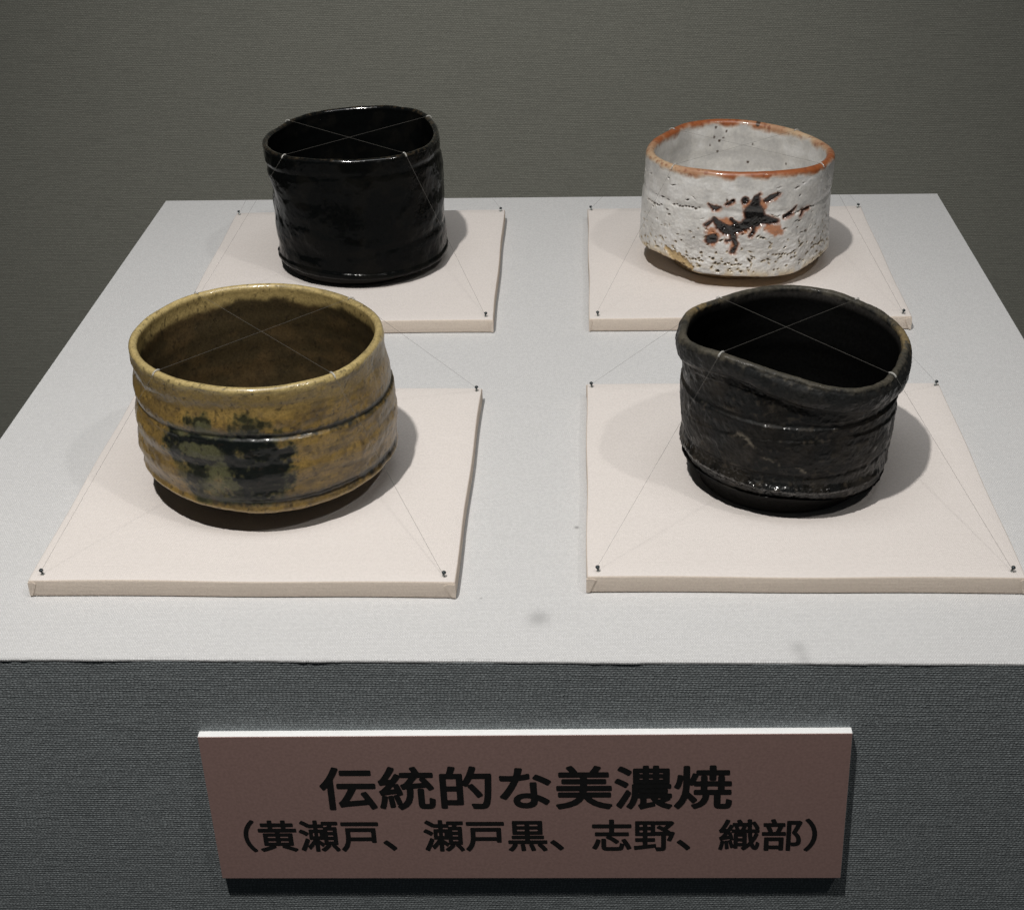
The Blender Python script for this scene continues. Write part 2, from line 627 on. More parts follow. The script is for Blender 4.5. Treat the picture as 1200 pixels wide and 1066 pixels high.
    cx, cy, rz = centre
    root = empty('tea_bowl', (cx, cy, T + 0.00005))
    tag(root, name_label, 'tea bowl')
    # normals of the whole pot, so that the parts join without a seam
    du = np.roll(co, -1, 1) - np.roll(co, 1, 1)
    dv = np.gradient(co, axis=0)
    nr = np.cross(du, dv)
    ln = np.linalg.norm(nr, axis=-1, keepdims=True)
    nr = nr / np.maximum(ln, 1e-12)
    nr[0] = (0, 0, -1)
    nr[-1] = (0, 0, 1)
    body_end = int(np.argmax(V > spec.get('rim_from', 0.955)))
    lip_end = int(np.argmax(reg == 3)) + spec.get('rim_in', 5)
    foot_end = int(np.argmax(reg == 1))
    parts = (('foot_ring', 0, foot_end), ('body', foot_end, body_end), ('rim', body_end, lip_end), ('interior', lip_end, M_ - 1))
    for pname, a, b in parts:
        v = co[a:b + 1].reshape(-1, 3)
        nrw = b - a + 1
        I, J = np.meshgrid(np.arange(nrw - 1), np.arange(N), indexing='ij')
        J2 = (J + 1) % N
        f = np.stack([I * N + J, I * N + J2, (I + 1) * N + J2, (I + 1) * N + J], -1).reshape(-1, 4)
        me = bpy.data.meshes.new(pname)
        me.vertices.add(len(v))
        me.vertices.foreach_set('co', v.ravel())
        nf = len(f)
        extra = 1 if (a == 0 or b == M_ - 1) else 0
        me.loops.add(nf * 4 + (N if extra else 0))
        li = f.ravel()
        starts = np.arange(nf) * 4
        if extra:
            cap = np.arange(N)[::-1] if a == 0 else (nrw - 1) * N + np.arange(N)
            li = np.concatenate([li, cap])
            starts = np.append(starts, nf * 4)
        me.polygons.add(nf + extra)
        me.loops.foreach_set('vertex_index', li)
        me.polygons.foreach_set('loop_start', starts)
        me.polygons.foreach_set('use_smooth', [True] * (nf + extra))
        me.update(calc_edges=True)
        me.validate()
        for an, arr in (('pigment', pig), ('surface', surf)):
            at = me.color_attributes.new(an, 'FLOAT_COLOR', 'POINT')
            d = np.ones((len(v), 4), np.float32)
            d[:, :3] = arr[a:b + 1].reshape(-1, 3)
            at.data.foreach_set('color', d.ravel())
        me.normals_split_custom_set_from_vertices(nr[a:b + 1].reshape(-1, 3).tolist())
        me.materials.append(mat)
        link(bpy.data.objects.new(pname, me), root)
    il = int(np.argmax(reg == 2))
    BOWL_LIP[key] = (th, Rr[il - 1] - lipr, Zz[il - 1], lipr, centre)
    return root


def surf_of(shape, rough, coat):
    s = np.zeros(shape + (3,))
    s[..., 0] = rough
    s[..., 1] = coat
    s[..., 2] = 1.0
    return s


# ---------------- yellow-brown bowl


def step(z, z0, amp, wd):
    """a soft ledge: the wall steps out by amp below z0"""
    return amp * (1 - sst(-wd, wd, z - z0))


def groove(z, z0, amp, wd):
    return -amp * np.exp(-((z - z0) / wd) ** 2)


def y_prof(th, z, v, zr):
    z0 = 53.5 + 1.6 * np.sin(np.radians(th * 1 + 200)) + 0.5 * np.sin(np.radians(th * 3))
    r = step(z, z0, 0.7, 1.0) + groove(z, z0 + 1.0, 0.9 * (0.6 + 0.4 * np.cos(np.radians(adiff(th, -40)))), 1.3)
    r = r - 0.5 * np.exp(-((z - (zr - 12)) / 7.0) ** 2)
    z1 = 23.0 + 1.2 * np.sin(np.radians(th * 2 + 40))
    soft = 0.5 + 0.5 * np.cos(np.radians(adiff(th, -60)))
    r = r + groove(z, z1 - 2.5, 1.5 * soft, 2.2)
    r = r + 0.9 * np.exp(-((z - 38) / 8.0) ** 2)
    lf = 0.45 + 0.55 * np.cos(np.radians(adiff(th, 185)))
    r = r + (0.08 + 0.65 * np.clip(lf, 0, 1)) * np.sin(2 * np.pi * (z + 3 * np.sin(np.radians(th * 2))) / 15.0) * sst(16, 26, z) * sst(zr - 3, zr - 12, z)
    r = r + groove(z, 42 + 2 * np.sin(np.radians(th + 30)), 0.35, 2.2)
    return r


def y_shade(TH, Rr, Z, reg, V, zr, zh):
    t = np.radians(TH)
    x, y = Rr * np.cos(t), Rr * np.sin(t)
    n1 = fbm(x, y, Z * 1.8, 0.06, 4, 3)
    n2 = fbm(x, y, Z, 0.25, 4, 8)
    n3 = fbm(x, y, Z * 0.35, 0.6, 3, 21)
    c = np.zeros(Rr.shape + (3,)) + np.array((0.235, 0.150, 0.040))
    c = mixc(c, (0.262, 0.168, 0.046), sst(0.5, 0.66, n1))
    c = mixc(c, (0.125, 0.082, 0.030), sst(0.54, 0.32, n1) * 0.6)
    c = mixc(c, (0.085, 0.055, 0.022), sst(0.52, 0.72, n2) * 0.6)
    # pale upper wall and rim
    up = sst(zr - 20, zr - 4, Z) * (0.45 + 0.6 * n1)
    c = mixc(c, (0.27, 0.195, 0.075), up)
    c = mixc(c, (0.50, 0.39, 0.17), sst(zr - 5.0, zr - 1.0, Z) * (0.5 + 0.5 * n2))
    # dark line pooled above the ledge
    z0 = 53.5 + 1.6 * np.sin(np.radians(TH + 200)) + 0.5 * np.sin(np.radians(TH * 3))
    rag = (n3 - 0.5) * 3
    line = np.exp(-((Z - z0 - 1.5 + rag * 1.3) / 2.1) ** 2) * sst(-128, -112, TH - 360 * (TH > 90)) * (0.55 + 0.5 * n2)
    out = (reg < 2.5)
    c = mixc(c, (0.012, 0.014, 0.010), line * out * 1.25)
    lowl = np.exp(-((Z - 20.5 + rag) / 2.8) ** 2) * sst(-112, -100, TH - 360 * (TH > 90)) * sst(30, 0, np.abs(adiff(TH, -55)) - 45)
    c = mixc(c, (0.010, 0.012, 0.012), lowl * out * (0.7 + 0.6 * n2))
    # copper-green and iron patch on the front
    def blob(a, z, ra, rz, p=1.0):
        da = adiff(TH, a) / ra
        dz = (Z - z) / rz
        return np.clip(1.45 - 0.72 * (da * da + dz * dz) - (n2 - 0.5) * 3.0 - (n1 - 0.5) * 1.5 - (n3 - 0.5) * 0.8, 0, 1) * p
    dark = np.zeros_like(Rr)
    for a, z, ra, rz, p in ((-84, 40, 9, 12, 1), (-122, 53, 6, 5, .9), (-112, 52, 10, 4, 1), (-98, 52.5, 12, 5, 1), (-84, 53, 12, 7, 1), (-108, 63, 6, 5, .75), (-86, 62, 8, 6, .7),
                            (-83, 46, 12, 10, 1), (-92, 42, 10, 7, 1), (-84, 34, 11, 10, 1), (-90, 27, 9, 5, .8), (-110, 43, 13, 3, .95), (-121, 46, 4, 8, .8), (-111, 32, 6, 9, .85),
                            (-110, 22, 5, 5, .7), (-78, 36, 5, 10, .7), (-76, 48, 4, 6, .7), (-118, 34, 4, 5, .5), (-100, 46, 10, 8, .8), (-100, 24, 8, 4, .5)):
        dark = np.maximum(dark, blob(a, z, ra, rz, p))
    dark *= out
    c = mixc(c, (0.055, 0.065, 0.03), np.clip(dark * 1.6, 0, 1) * 0.8)
    c = mixc(c, (0.005, 0.007, 0.006), sst(0.15, 1.0, dark))
    green = np.zeros_like(Rr)
    for a, z, ra, rz in ((-106, 60, 4, 3.5), (-103, 57.5, 5, 2), (-114, 48, 4.5, 3), (-104, 48, 6, 3), (-100, 37, 4.5, 4), (-104, 29, 6, 4), (-97, 30, 4, 3), (-118, 56, 3, 2)):
        green = np.maximum(green, blob(a, z, ra, rz))
    c = mixc(c, (0.12, 0.118, 0.058), sst(0.1, 1.2, green) * out * 0.75)
    # streak shading along the right wall
    st = fbm(x * 0.25, y * 0.25, Z * 2.2, 0.22, 3, 44)
    c = mixc(c, (0.045, 0.036, 0.022), sst(0.56, 0.70, st) * out * sst(-95, -50, TH - 360 * (TH > 90)) * 0.40)
    # edge line of the glaze at the hip
    c = mixc(c, (0.34, 0.24, 0.10), np.exp(-((Z - zh - 0.9) / 0.8) ** 2) * (reg == 1) * 0.85)
    # inside: dark pooled glaze, pale band by the lip
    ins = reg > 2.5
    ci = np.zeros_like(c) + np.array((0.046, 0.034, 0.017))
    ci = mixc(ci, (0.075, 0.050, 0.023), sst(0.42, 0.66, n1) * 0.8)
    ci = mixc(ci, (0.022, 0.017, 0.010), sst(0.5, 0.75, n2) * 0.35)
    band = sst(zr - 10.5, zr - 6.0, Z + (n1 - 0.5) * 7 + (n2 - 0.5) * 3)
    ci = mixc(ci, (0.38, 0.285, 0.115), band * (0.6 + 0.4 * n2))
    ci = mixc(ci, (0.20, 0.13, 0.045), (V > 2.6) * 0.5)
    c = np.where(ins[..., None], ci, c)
    # underside, unglazed
    und = (reg < 0.5) | ((reg == 1) & (Z < zh - 0.2) & (V == 0))
    c = np.where(und[..., None], np.array((0.055, 0.042, 0.026)) * (0.7 + 0.6 * n2[..., None]), c)
    pits = sst(0.70, 0.80, fbm(x, y, Z, 0.55, 2, 77))
    c = mixc(c, (0.02, 0.015, 0.01), pits * 0.6)
    s = surf_of(Rr.shape, 0.42, 0.22)
    s[..., 0] = np.where(und, 0.85, 0.32 + 0.18 * n2)
    s[..., 1] = np.where(und, 0.0, 0.22 * (1 - ins) + 0.75 * sst(zr - 3.0, zr - 0.5, Z))
    s[..., 2] = 1.0 - 0.5 * dark - 0.6 * ins
    d = ((n2 - 0.5) * 0.6 + (n1 - 0.5) * 1.1) * (reg == 1) - pits * 0.10
    return c, s, d


M_YG = glaze_mat('ash yellow glaze', 1.0, 700, 0.25, 0.00012, 420, speck=0.55)
SP_Y = dict(rim=[(-175, 67.6), (153, 69.6), (131, 71.0), (99, 68.6), (49, 65.0), (17, 65.1), (-14, 65.1), (-47, 67.2), (-80, 66.0), (-112, 63.8), (-135, 63.8)],
            zrim=[(-175, 83.2), (131, 83.5), (90, 83.5), (45, 82.5), (0, 83), (-60, 82.8), (-90, 83.2), (-130, 83)],
            mid=[(-175, 66.5), (131, 68), (90, 68), (45, 67), (0, 68.0), (-60, 67.5), (-90, 66), (-130, 65.8)],
            hip=[(-175, 67.0), (131, 68), (90, 68), (45, 67.5), (0, 68.2), (-30, 67.5), (-60, 67.0), (-90, 66.8), (-130, 66.5)],
            zhip=[(-175, 18), (-140, 18), (-108, 16.0), (-85, 13.8), (-60, 13.6), (-46, 14.2), (-16, 16.0), (40, 17), (120, 18)],
            thick=4.6, foot_r=44, foot_h=5.0, floor=9.0, noise=(0.55, 0.05), seed=3, prof=y_prof, lipa=1.2, in_thick=1.2, hip_pow=0.7)
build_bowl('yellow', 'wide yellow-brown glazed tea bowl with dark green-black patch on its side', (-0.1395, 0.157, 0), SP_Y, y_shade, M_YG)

# ---------------- tall glossy black bowl


def b_prof(th, z, v, zr):
    r = groove(z, zr - 13 + 1.5 * np.sin(np.radians(th + 120)), 1.5 * (0.4 + 0.6 * np.cos(np.radians(adiff(th, 190))) ** 2), 2.5)
    r = r + groove(z, 40 + 5 * np.sin(np.radians(th * 2 + 10)), 0.5, 4.5)
    r = r + groove(z, 28 + 6 * np.sin(np.radians(th + 60)), 0.55 + 0.4 * np.cos(np.radians(adiff(th, -10))), 3.2)
    r = r + groove(z, 58 + 4 * np.sin(np.radians(th * 1.0 + 200)), 0.4, 5)
    r = r + step(z, 12 + 1.5 * np.sin(np.radians(th * 2)), 1.2, 0.9)
    r = r + 0.7 * np.sin(np.radians(th * 5 + z * 6)) * sst(10, 25, z)
    return r


def b_shade(TH, Rr, Z, reg, V, zr, zh):
    t = np.radians(TH)
    x, y = Rr * np.cos(t), Rr * np.sin(t)
    n1 = fbm(x, y, Z, 0.08, 4, 5)
    n2 = fbm(x, y, Z, 0.4, 3, 12)
    c = np.zeros(Rr.shape + (3,)) + np.array((0.0028, 0.0032, 0.0032))
    c = mixc(c, (0.006, 0.0058, 0.005), sst(0.5, 0.7, n1) * 0.8)
    c = mixc(c, (0.035, 0.026, 0.016), sst(zr - 1.6, zr - 0.1, Z) * sst(0.45, 0.7, n2) * (reg == 2))
    und = (reg < 0.5) | ((reg == 1) & (Z < zh - 0.1) & (V == 0))
    c = np.where(und[..., None], np.array((0.012, 0.011, 0.010)), c)
    s = surf_of(Rr.shape, 0.22, 0.4)
    s[..., 0] = np.where(und, 0.8, 0.11 + 0.12 * n1)
    s[..., 1] = np.where(und, 0.0, 0.015 + 0.5 * (reg == 2))
    s[..., 2] = np.where(reg == 2, 1.5, 0.4)
    d = (n1 - 0.5) * 1.6 * (reg == 1) + (n2 - 0.5) * 0.10 * (reg < 2.5)
    return c, s, d


M_BG = glaze_mat('jet black glaze', 1.0, 500, 0.2, 0.00010, 160, spec=0.15)
SP_B = dict(rim=[(-173, 60.8), (138, 59.5), (93, 60.5), (57, 63.5), (26, 60.5), (-14, 62.0), (-49, 67.8), (-78, 61.8), (-100, 60.5), (-128, 65.3)],
            zrim=[(-173, 93.5), (138, 94), (110, 95), (80, 95.8), (57, 96), (26, 95.3), (-14, 94.2), (-49, 94), (-78, 94), (-128, 94)],
            mid=[(-173, 58.5), (138, 59), (93, 60), (45, 61), (0, 62.5), (-45, 63), (-90, 60), (-135, 61)],
            hip=[(-173, 57.5), (138, 58), (93, 58), (45, 60), (0, 62.0), (-45, 61), (-90, 58), (-135, 58)],
            zhip=[(-173, 10), (-130, 9), (-90, 8), (-45, 7), (0, 7.5), (90, 9)],
            thick=4.4, foot_r=50, foot_h=2.5, floor=9.0, noise=(1.1, 0.035), seed=11, prof=b_prof, lipa=1.6, in_thick=1.5)
build_bowl('black', 'tall glossy black tea bowl with slightly squared mouth', (-0.131, 0.469, 0), SP_B, b_shade, M_BG)

# ---------------- warped charcoal bowl with rolled lip


def s_prof(th, z, v, zr):
    lipb = zr - 13.5 + 1.3 * np.sin(np.radians(th * 2)) + 0.8 * np.sin(np.radians(th * 5 + 30))
    r = 2.6 * sst(-1.8, 1.8, z - lipb) - 2.6
    # round belly of the rolled lip
    u = np.clip((z - lipb) / 14.0, 0, 1)
    r = r + (1.5 + 0.7 * np.sin(np.radians(th * 3 + 50))) * np.sin(np.pi * u) * (u > 0)
    r = r - 1.4 * sst(0.62, 1.0, u)
    r = r + 0.35 * step(z, 57 - 2.5 * np.cos(np.radians(adiff(th, -60))), 2.4, 0.7)
    r = r + groove(z, 58.5 - 2.5 * np.cos(np.radians(adiff(th, -60))), 0.6, 1.2)
    r = r + step(z, 44 + 4.5 * np.sin(np.radians(adiff(th, 200))), 1.0, 0.9) * (0.5 + 0.5 * np.cos(np.radians(adiff(th, -50))))
    r = r + groove(z, 30 + 3.0 * np.sin(np.radians(th)), 0.7, 1.2)
    r = r + 2.6 * np.exp(-((z - (20 - 6 * np.cos(np.radians(adiff(th, -10))) * 0.6)) / 2.4) ** 2) * (0.6 + 0.4 * np.cos(np.radians(adiff(th, -120))))
    return r


def s_shade(TH, Rr, Z, reg, V, zr, zh):
    t = np.radians(TH)
    x, y = Rr * np.cos(t), Rr * np.sin(t)
    n1 = fbm(x, y, Z, 0.07, 4, 15)
    n2 = fbm(x, y, Z, 0.35, 4, 18)
    n3 = fbm(x, y, Z, 1.1, 2, 19)
    c = np.zeros(Rr.shape + (3,)) + np.array((0.0085, 0.0078, 0.0068))
    c = mixc(c, (0.022, 0.019, 0.0155), sst(0.48, 0.66, n1) * 0.8)
    c = mixc(c, (0.009, 0.0095, 0.0095), sst(0.5, 0.36, n1))
    c = mixc(c, (0.085, 0.070, 0.052), sst(0.60, 0.76, n2) * 0.30)
    lipb = zr - 14.5
    c = mixc(c, (0.019, 0.020, 0.020), sst(0, 5, Z - lipb) * 0.6)
    c = mixc(c, (0.13, 0.115, 0.085), sst(zr - 3.2, zr - 0.5, Z + (n2 - 0.5) * 5) * (reg < 2.5) * 0.45 * (0.3 + n1))
    # ochre bare spots on the lip, left-behind and at the right
    for a, wd in ((150, 16), (8, 14)):
        c = mixc(c, (0.22, 0.16, 0.075), np.exp(-(adiff(TH, a) / wd) ** 2) * sst(zr - 5, zr - 0.8, Z) * sst(0.36, 0.56, n2) * 0.7)
    # pale scratch crossing the front
    tt = np.clip((adiff(TH, -125)) / 42, 0, 1)
    zc = 48 - 20 * tt + 2 * np.sin(tt * 9)
    c = mixc(c, (0.16, 0.14, 0.11), np.exp(-((Z - zc) / 1.3) ** 2) * (adiff(TH, -125) > 0) * (adiff(TH, -83) < 0) * sst(0.42, 0.62, n2) * (reg == 1) * 0.75)
    ins = reg > 2.5
    ci = np.zeros_like(c) + np.array((0.0028, 0.0028, 0.0027))
    ci = mixc(ci, (0.030, 0.028, 0.026), sst(zr - 7, zr - 3, Z))
    c = np.where(ins[..., None], ci, c)
    und = (reg < 0.5) | ((reg == 1) & (Z < zh - 0.1) & (V == 0))
    c = np.where(und[..., None], np.array((0.006, 0.0055, 0.005)), c)
    s = surf_of(Rr.shape, 0.5, 0.1)
    gl = sst(0.5, 0.65, fbm(x, y, Z, 0.16, 3, 31))
    s[..., 0] = np.where(und, 0.9, 0.56 - 0.26 * gl)
    zl = 20 - 6 * np.cos(np.radians(adiff(TH, -10))) * 0.6
    led = np.exp(-((Z - zl) / 4) ** 2) * sst(80, 20, np.abs(adiff(TH, -120)))
    s[..., 0] = np.where(und, 0.9, np.clip(s[..., 0] - 0.28 * led, 0.15, 1))
    s[..., 0] = np.where(ins & (Z < zr - 6), 0.6, s[..., 0])
    s[..., 1] = np.where(und | ins, 0.0, 0.05 + 0.7 * led)
    s[..., 2] = np.where(ins, 0.12, 0.75)
    d = ((n2 - 0.5) * 0.9 + (n3 - 0.5) * (0.25 + 0.9 * led)) * (reg == 1) + ((n2 - 0.5) * 0.8 + (n1 - 0.5) * 1.6) * (reg == 2) + (n1 - 0.5) * 1.6 * ((reg == 1) & (V > 0.8))
    return c, s, d


M_SG = glaze_mat('charcoal black glaze', 1.0, 600, 0.35, 0.00018, 520, spec=0.24)
SP_S = dict(rim=[(-157, 60.5), (178, 57), (160, 55.0), (126, 56.5), (100, 62), (84, 65.5), (49, 66.5), (21, 63.5), (-1, 60.5), (-37, 60.5), (-66, 62.0), (-95, 55.5), (-131, 56.5)],
            zrim=[(-157, 88.5), (178, 87.5), (150, 86), (126, 83.5), (84, 82.0), (49, 79), (21, 77), (-1, 75.5), (-37, 75), (-68, 77.5), (-95, 83.5), (-131, 90)],
            mid=[(-157, 57.5), (160, 57), (126, 57), (84, 60), (49, 60), (21, 58.5), (-1, 57.5), (-37, 57.5), (-68, 58), (-95, 57), (-131, 56)],
            hip=[(-157, 54.5), (160, 54), (126, 55), (84, 57), (49, 57), (21, 55.5), (-1, 54.0), (-37, 54), (-68, 54.5), (-95, 54), (-131, 53.5)],
            zhip=[(-157, 16), (160, 16), (84, 14), (21, 10), (-20, 8), (-60, 11), (-90, 14.5), (-131, 14.5)],
            thick=4.4, foot_r=44, foot_h=3.5, floor=9.0, noise=(0.9, 0.045), seed=25, prof=s_prof, lipa=1.8, in_thick=0.5, rim_from=0.83, rim_in=6, hip_pow=0.75, lip_flat=0.85)
build_bowl('shoe', 'warped charcoal tea bowl with thick rolled lip', (0.136, 0.157, 0), SP_S, s_shade, M_SG)

# ---------------- white pitted bowl with orange rim
rp = random.Random(77)
PITS = []      # (deg, z mm, half length mm, half width mm, tilt, depth)
for i in range(380):
    a = rp.uniform(0, 360)
    z = 14 + 30 * rp.random() ** 1.5
    dens = 0.45 + 0.55 * math.cos(R(a + 70))
    if rp.random() > 0.55 + 0.45 * dens:
        continue
    PITS.append((a, z, rp.uniform(0.5, 1.0) if rp.random() < 0.6 else rp.uniform(1.0, 2.2), rp.uniform(0.42, 0.85), rp.gauss(0, 0.9), rp.uniform(0.45, 1.2)))
for i in range(110):
    a = rp.uniform(0, 360)
    PITS.append((a, rp.uniform(38, 76), rp.uniform(0.5, 2.0), rp.uniform(0.4, 0.65), rp.gauss(0, 0.6), rp.uniform(0.45, 1.05)))
for a0 in (-133, -60, 10, 70, 140, 200):      # crawl cracks: rows of pits
    z0 = rp.uniform(52, 58) if a0 != -133 else 57
    for k in range(9):
        PITS.append((a0 + k * 2.1, z0 + rp.uniform(-0.7, 0.7) + 0.12 * k, rp.uniform(0.7, 1.5), 0.6, rp.gauss(0, 0.25), 0.9))
for a0, z0 in ((-128, 21), (-105, 20), (-70, 25), (-40, 24), (20, 22), (100, 22)):
    for k in range(8):
        PITS.append((a0 + k * 2.0, z0 + rp.uniform(-1, 1), rp.uniform(0.7, 1.5), 0.6, rp.gauss(0, 0.4), 0.9))
# iron motif: strokes as (deg, z mm, radius mm) chains, and rusty orange halos
DARK = [[(-81.0, 69.5, .4), (-82.5, 66.5, 1.9), (-83.0, 61.5, 2.6), (-83.5, 57.0, 4.6), (-82.5, 53.0, 5.0)],
        [(-82, 53, 4.0), (-77.5, 51.5, 2.6), (-70.5, 49.8, 1.5)],
        [(-86, 49.5, 3.0), (-91.5, 45.8, 2.3), (-98.5, 44.2, 2.9), (-103, 46.8, 2.2), (-106.8, 51.3, 1.3)],
        [(-107, 37.6, 2.6), (-109.0, 36.0, 2.3)], [(-106.8, 51, 1.0), (-111.5, 46.5, .9)],
        [(-110, 61, .6), (-106.5, 58.6, 1.5), (-103.5, 60, .7)], [(-99.5, 62.0, .7), (-95.5, 65.0, .8)], [(-89, 65.0, 1.9)],
        [(-77.0, 64.5, 1.2), (-73.5, 66.8, 1.6), (-69.5, 68.4, .9)], [(-64.8, 52.2, 1.1), (-61, 54.0, 1.3), (-58, 58, .5)],
        [(-54, 51.0, .9), (-52.5, 53.5, .9), (-47.5, 54.5, .5)], [(-96, 43, 1.7), (-94.5, 38.5, 1.5), (-93.0, 33, 1.0), (-95, 29, 1.3)],
        [(-96.5, 51.5, .9), (-93, 48, 1.2)], [(-83, 47, 1.0), (-83.2, 43, .9), (-84.8, 40.5, .8)], [(-99, 36.5, .6), (-95, 37.2, .6)]]
RUST = [[(-99.5, 49.5, 3.2), (-95, 47.5, 2.6)], [(-75, 46.5, 2.6), (-70, 43.5, 3.6), (-67.5, 42.5, 2.4)], [(-108, 42, 3.4), (-104.5, 40, 2.2)], [(-107.5, 33.5, 2.0)],
        [(-81, 47.8, 2.6), (-84, 43, 1.8)], [(-95.5, 29.5, 2.0), (-94, 37, 1.8), (-98.5, 36.5, 1.5)], [(-109.5, 60.5, 1.4), (-105, 58.5, 2.2)], [(-79.5, 62, 3.6), (-87, 62.5, 3.2)],
        [(-72, 66, 2.2)], [(-104, 49, 3.6), (-90, 46, 3.4)], [(-97, 63.5, 1.6)]]


def capsule(TH, Z, Rm, chain, grow=1.0):
    best = np.full(TH.shape, 99.0)
    ch = chain if len(chain) > 1 else chain * 2
    for (a0, z0, r0), (a1, z1, r1) in zip(ch[:-1], ch[1:]):
        px = np.radians(adiff(TH, a0)) * Rm
        py = Z - z0
        dx = math.radians(a1 - a0) * Rm
        dy = z1 - z0
        L = dx * dx + dy * dy
        t = np.clip((px * dx + py * dy) / L, 0, 1) if L > 1e-9 else np.zeros_like(px)
        d = np.hypot(px - dx * t, py - dy * t) - (r0 + (r1 - r0) * t) * grow
        best = np.minimum(best, d)
    return best


def w_prof(th, z, v, zr):
    r = 0.9 * np.sin(np.radians(th * 4 + 30)) * (1 - v) + 1.0 * np.exp(-((z - 45) / 14) ** 2)
    r = r + groove(z, 57 + 1.5 * np.sin(np.radians(th * 2)), 0.7, 2.0)
    return r


def w_shade(TH, Rr, Z, reg, V, zr, zh):
    t = np.radians(TH)
    x, y = Rr * np.cos(t), Rr * np.sin(t)
    n1 = fbm(x, y, Z, 0.09, 4, 35)
    n2 = fbm(x, y, Z, 0.4, 4, 38)
    n3 = fbm(x, y, Z, 0.9, 3, 41)
    body = (reg == 1) & (V > 0)
    Rm = 63.0
    c = np.zeros(Rr.shape + (3,)) + np.array((0.64, 0.625, 0.595))
    c = mixc(c, (0.72, 0.71, 0.69), sst(0.5, 0.68, n1))
    c = mixc(c, (0.50, 0.49, 0.475), sst(0.5, 0.32, n1) * 0.7)
    d = np.zeros_like(Rr)
    # crawled, orange-peel glaze, heavier low down
    low = sst(62, 22, Z) * body
    lump = fbm(x, y, Z * 1.3, 0.34, 2, 52)
    d += (lump - 0.5) * (0.35 + 0.8 * low) * body
    # pits
    pit = np.zeros_like(Rr)
    wx = (n3 - 0.5) * 1.3
    for a, z, hl, hw, tl, dp in PITS:
        da = np.radians(adiff(TH[0], a)) * Rm
        cols = np.where(np.abs(da) < 4.5)[0]
        rws = np.where((np.abs(Z[:, cols[0]] - z) < 5) & body[:, 0])[0]
        if len(rws) == 0:
            continue
        ix = np.ix_(rws, cols)
        px = da[cols][None, :] + wx[ix] * 0.8
        py = Z[ix] - z + wx[ix]
        u = px * math.cos(tl) + py * math.sin(tl)
        v = -px * math.sin(tl) + py * math.cos(tl)
        g = np.exp(-((u / hl) ** 2 + (v / hw) ** 2)) * dp
        pit[ix] = np.maximum(pit[ix], g)
    d -= 1.5 * pit
    rim_p = np.clip(pit * 1.5, 0, 1)
    c = mixc(c, (0.42, 0.33, 0.19), sst(0.02, 0.32, pit) * low * 0.8)
    c = mixc(c, (0.085, 0.05, 0.025), sst(0.30, 0.62, pit))
    c = mixc(c, (0.02, 0.014, 0.010), sst(0.6, 0.9, pit))
    # cream at the foot of the glaze
    c = mixc(c, (0.52, 0.40, 0.22), np.exp(-((Z - zh) / 4.5) ** 2) * sst(0.38, 0.6, n1) * body * 0.8)
    # rust and iron motif
    wob = (n2 - 0.5) * 2.6 + (n3 - 0.5) * 0.8
    dr = np.full(Rr.shape, 99.0)
    dd = np.full(Rr.shape, 99.0)
    for ch in RUST:
        dr = np.minimum(dr, capsule(TH, Z, Rm, ch, 1.2))
    for ch in DARK:
        dd = np.minimum(dd, capsule(TH, Z, Rm, ch, 1.34))
    dr = np.minimum(dr, dd - 0.7)
    c = mixc(c, (0.44, 0.15, 0.04), sst(1.2, -1.8, dr + wob * 1.2) * body * 0.9)
    c = mixc(c, (0.075, 0.022, 0.010), sst(1.0, -0.6, dd + wob * 0.6) * body)
    dk = sst(0.0, -1.3, dd + wob * 0.6) * body
    c = mixc(c, (0.007, 0.006, 0.006), dk)
    d -= 1.1 * sst(0.8, -1.0, dd + wob * 0.6) * body
    # orange rim
    lipz = sst(zr - 5.4, zr - 1.0, Z + (n1 - 0.5) * 8 + (n2 - 0.5) * 1.2)
    am = 0.62 + 0.5 * np.sin(np.radians(TH * 2 + 205)) * 1.15 + 0.8 * (n1 - 0.5)
    onrim = (reg == 2) | ((reg == 1) & (V > 0.8)) | ((reg == 3) & (V < 1.35))
    c = mixc(c, (0.55, 0.40, 0.20), lipz * onrim * 0.75)
    c = mixc(c, (0.31, 0.092, 0.028), lipz * onrim * np.clip(am + 0.25, 0, 1))
    c = mixc(c, (0.20, 0.055, 0.02), lipz * onrim * sst(0.55, 0.72, n2) * 0.7)
    # interior specks
    ins = reg > 2.5
    sp = np.zeros_like(Rr)
    rq = random.Random(9)
    spots = [(97, 68, 1.0), (101, 71, .8), (94, 70, .7), (104, 65, .7), (98, 60, 1.0), (72, 66, .7), (75, 52, .9), (100, 78, .9), (92, 75, .8), (69, 81.0, 1.7)]
    spots += [(rq.uniform(0, 360), rq.uniform(25, 78), rq.uniform(0.4, 0.8)) for _ in range(26)]
    for a, z, rr_ in spots:
        q = np.hypot(np.radians(adiff(TH, a)) * 58, Z - z) + (n3 - 0.5) * 0.9
        sp = np.maximum(sp, sst(rr_ + 0.35, rr_ - 0.3, q))
    c = mixc(c, (0.06, 0.035, 0.02), sp * (ins & (V < 2.2) | (reg == 2)))
    # bare clay chip low on the left, and unglazed foot
    chip = capsule(TH, Z, Rm, [(-139, 24, 1.5), (-131, 19, 4.2), (-122, 14, 3.0)]) + (n2 - 0.5) * 4
    c = mixc(c, (0.50, 0.36, 0.18), sst(0.8, -0.6, chip) * (reg == 1))
    d -= 1.3 * sst(0.6, -1.0, chip) * (reg == 1)
    und = (reg < 0.5) | ((reg == 1) & (V == 0))
    c = np.where(und[..., None], np.array((0.42, 0.31, 0.19)) * (0.75 + 0.5 * n2[..., None]), c)
    s = surf_of(Rr.shape, 0.3, 0.5)
    s[..., 0] = np.where(und, 0.9, 0.34 + 0.18 * n2)
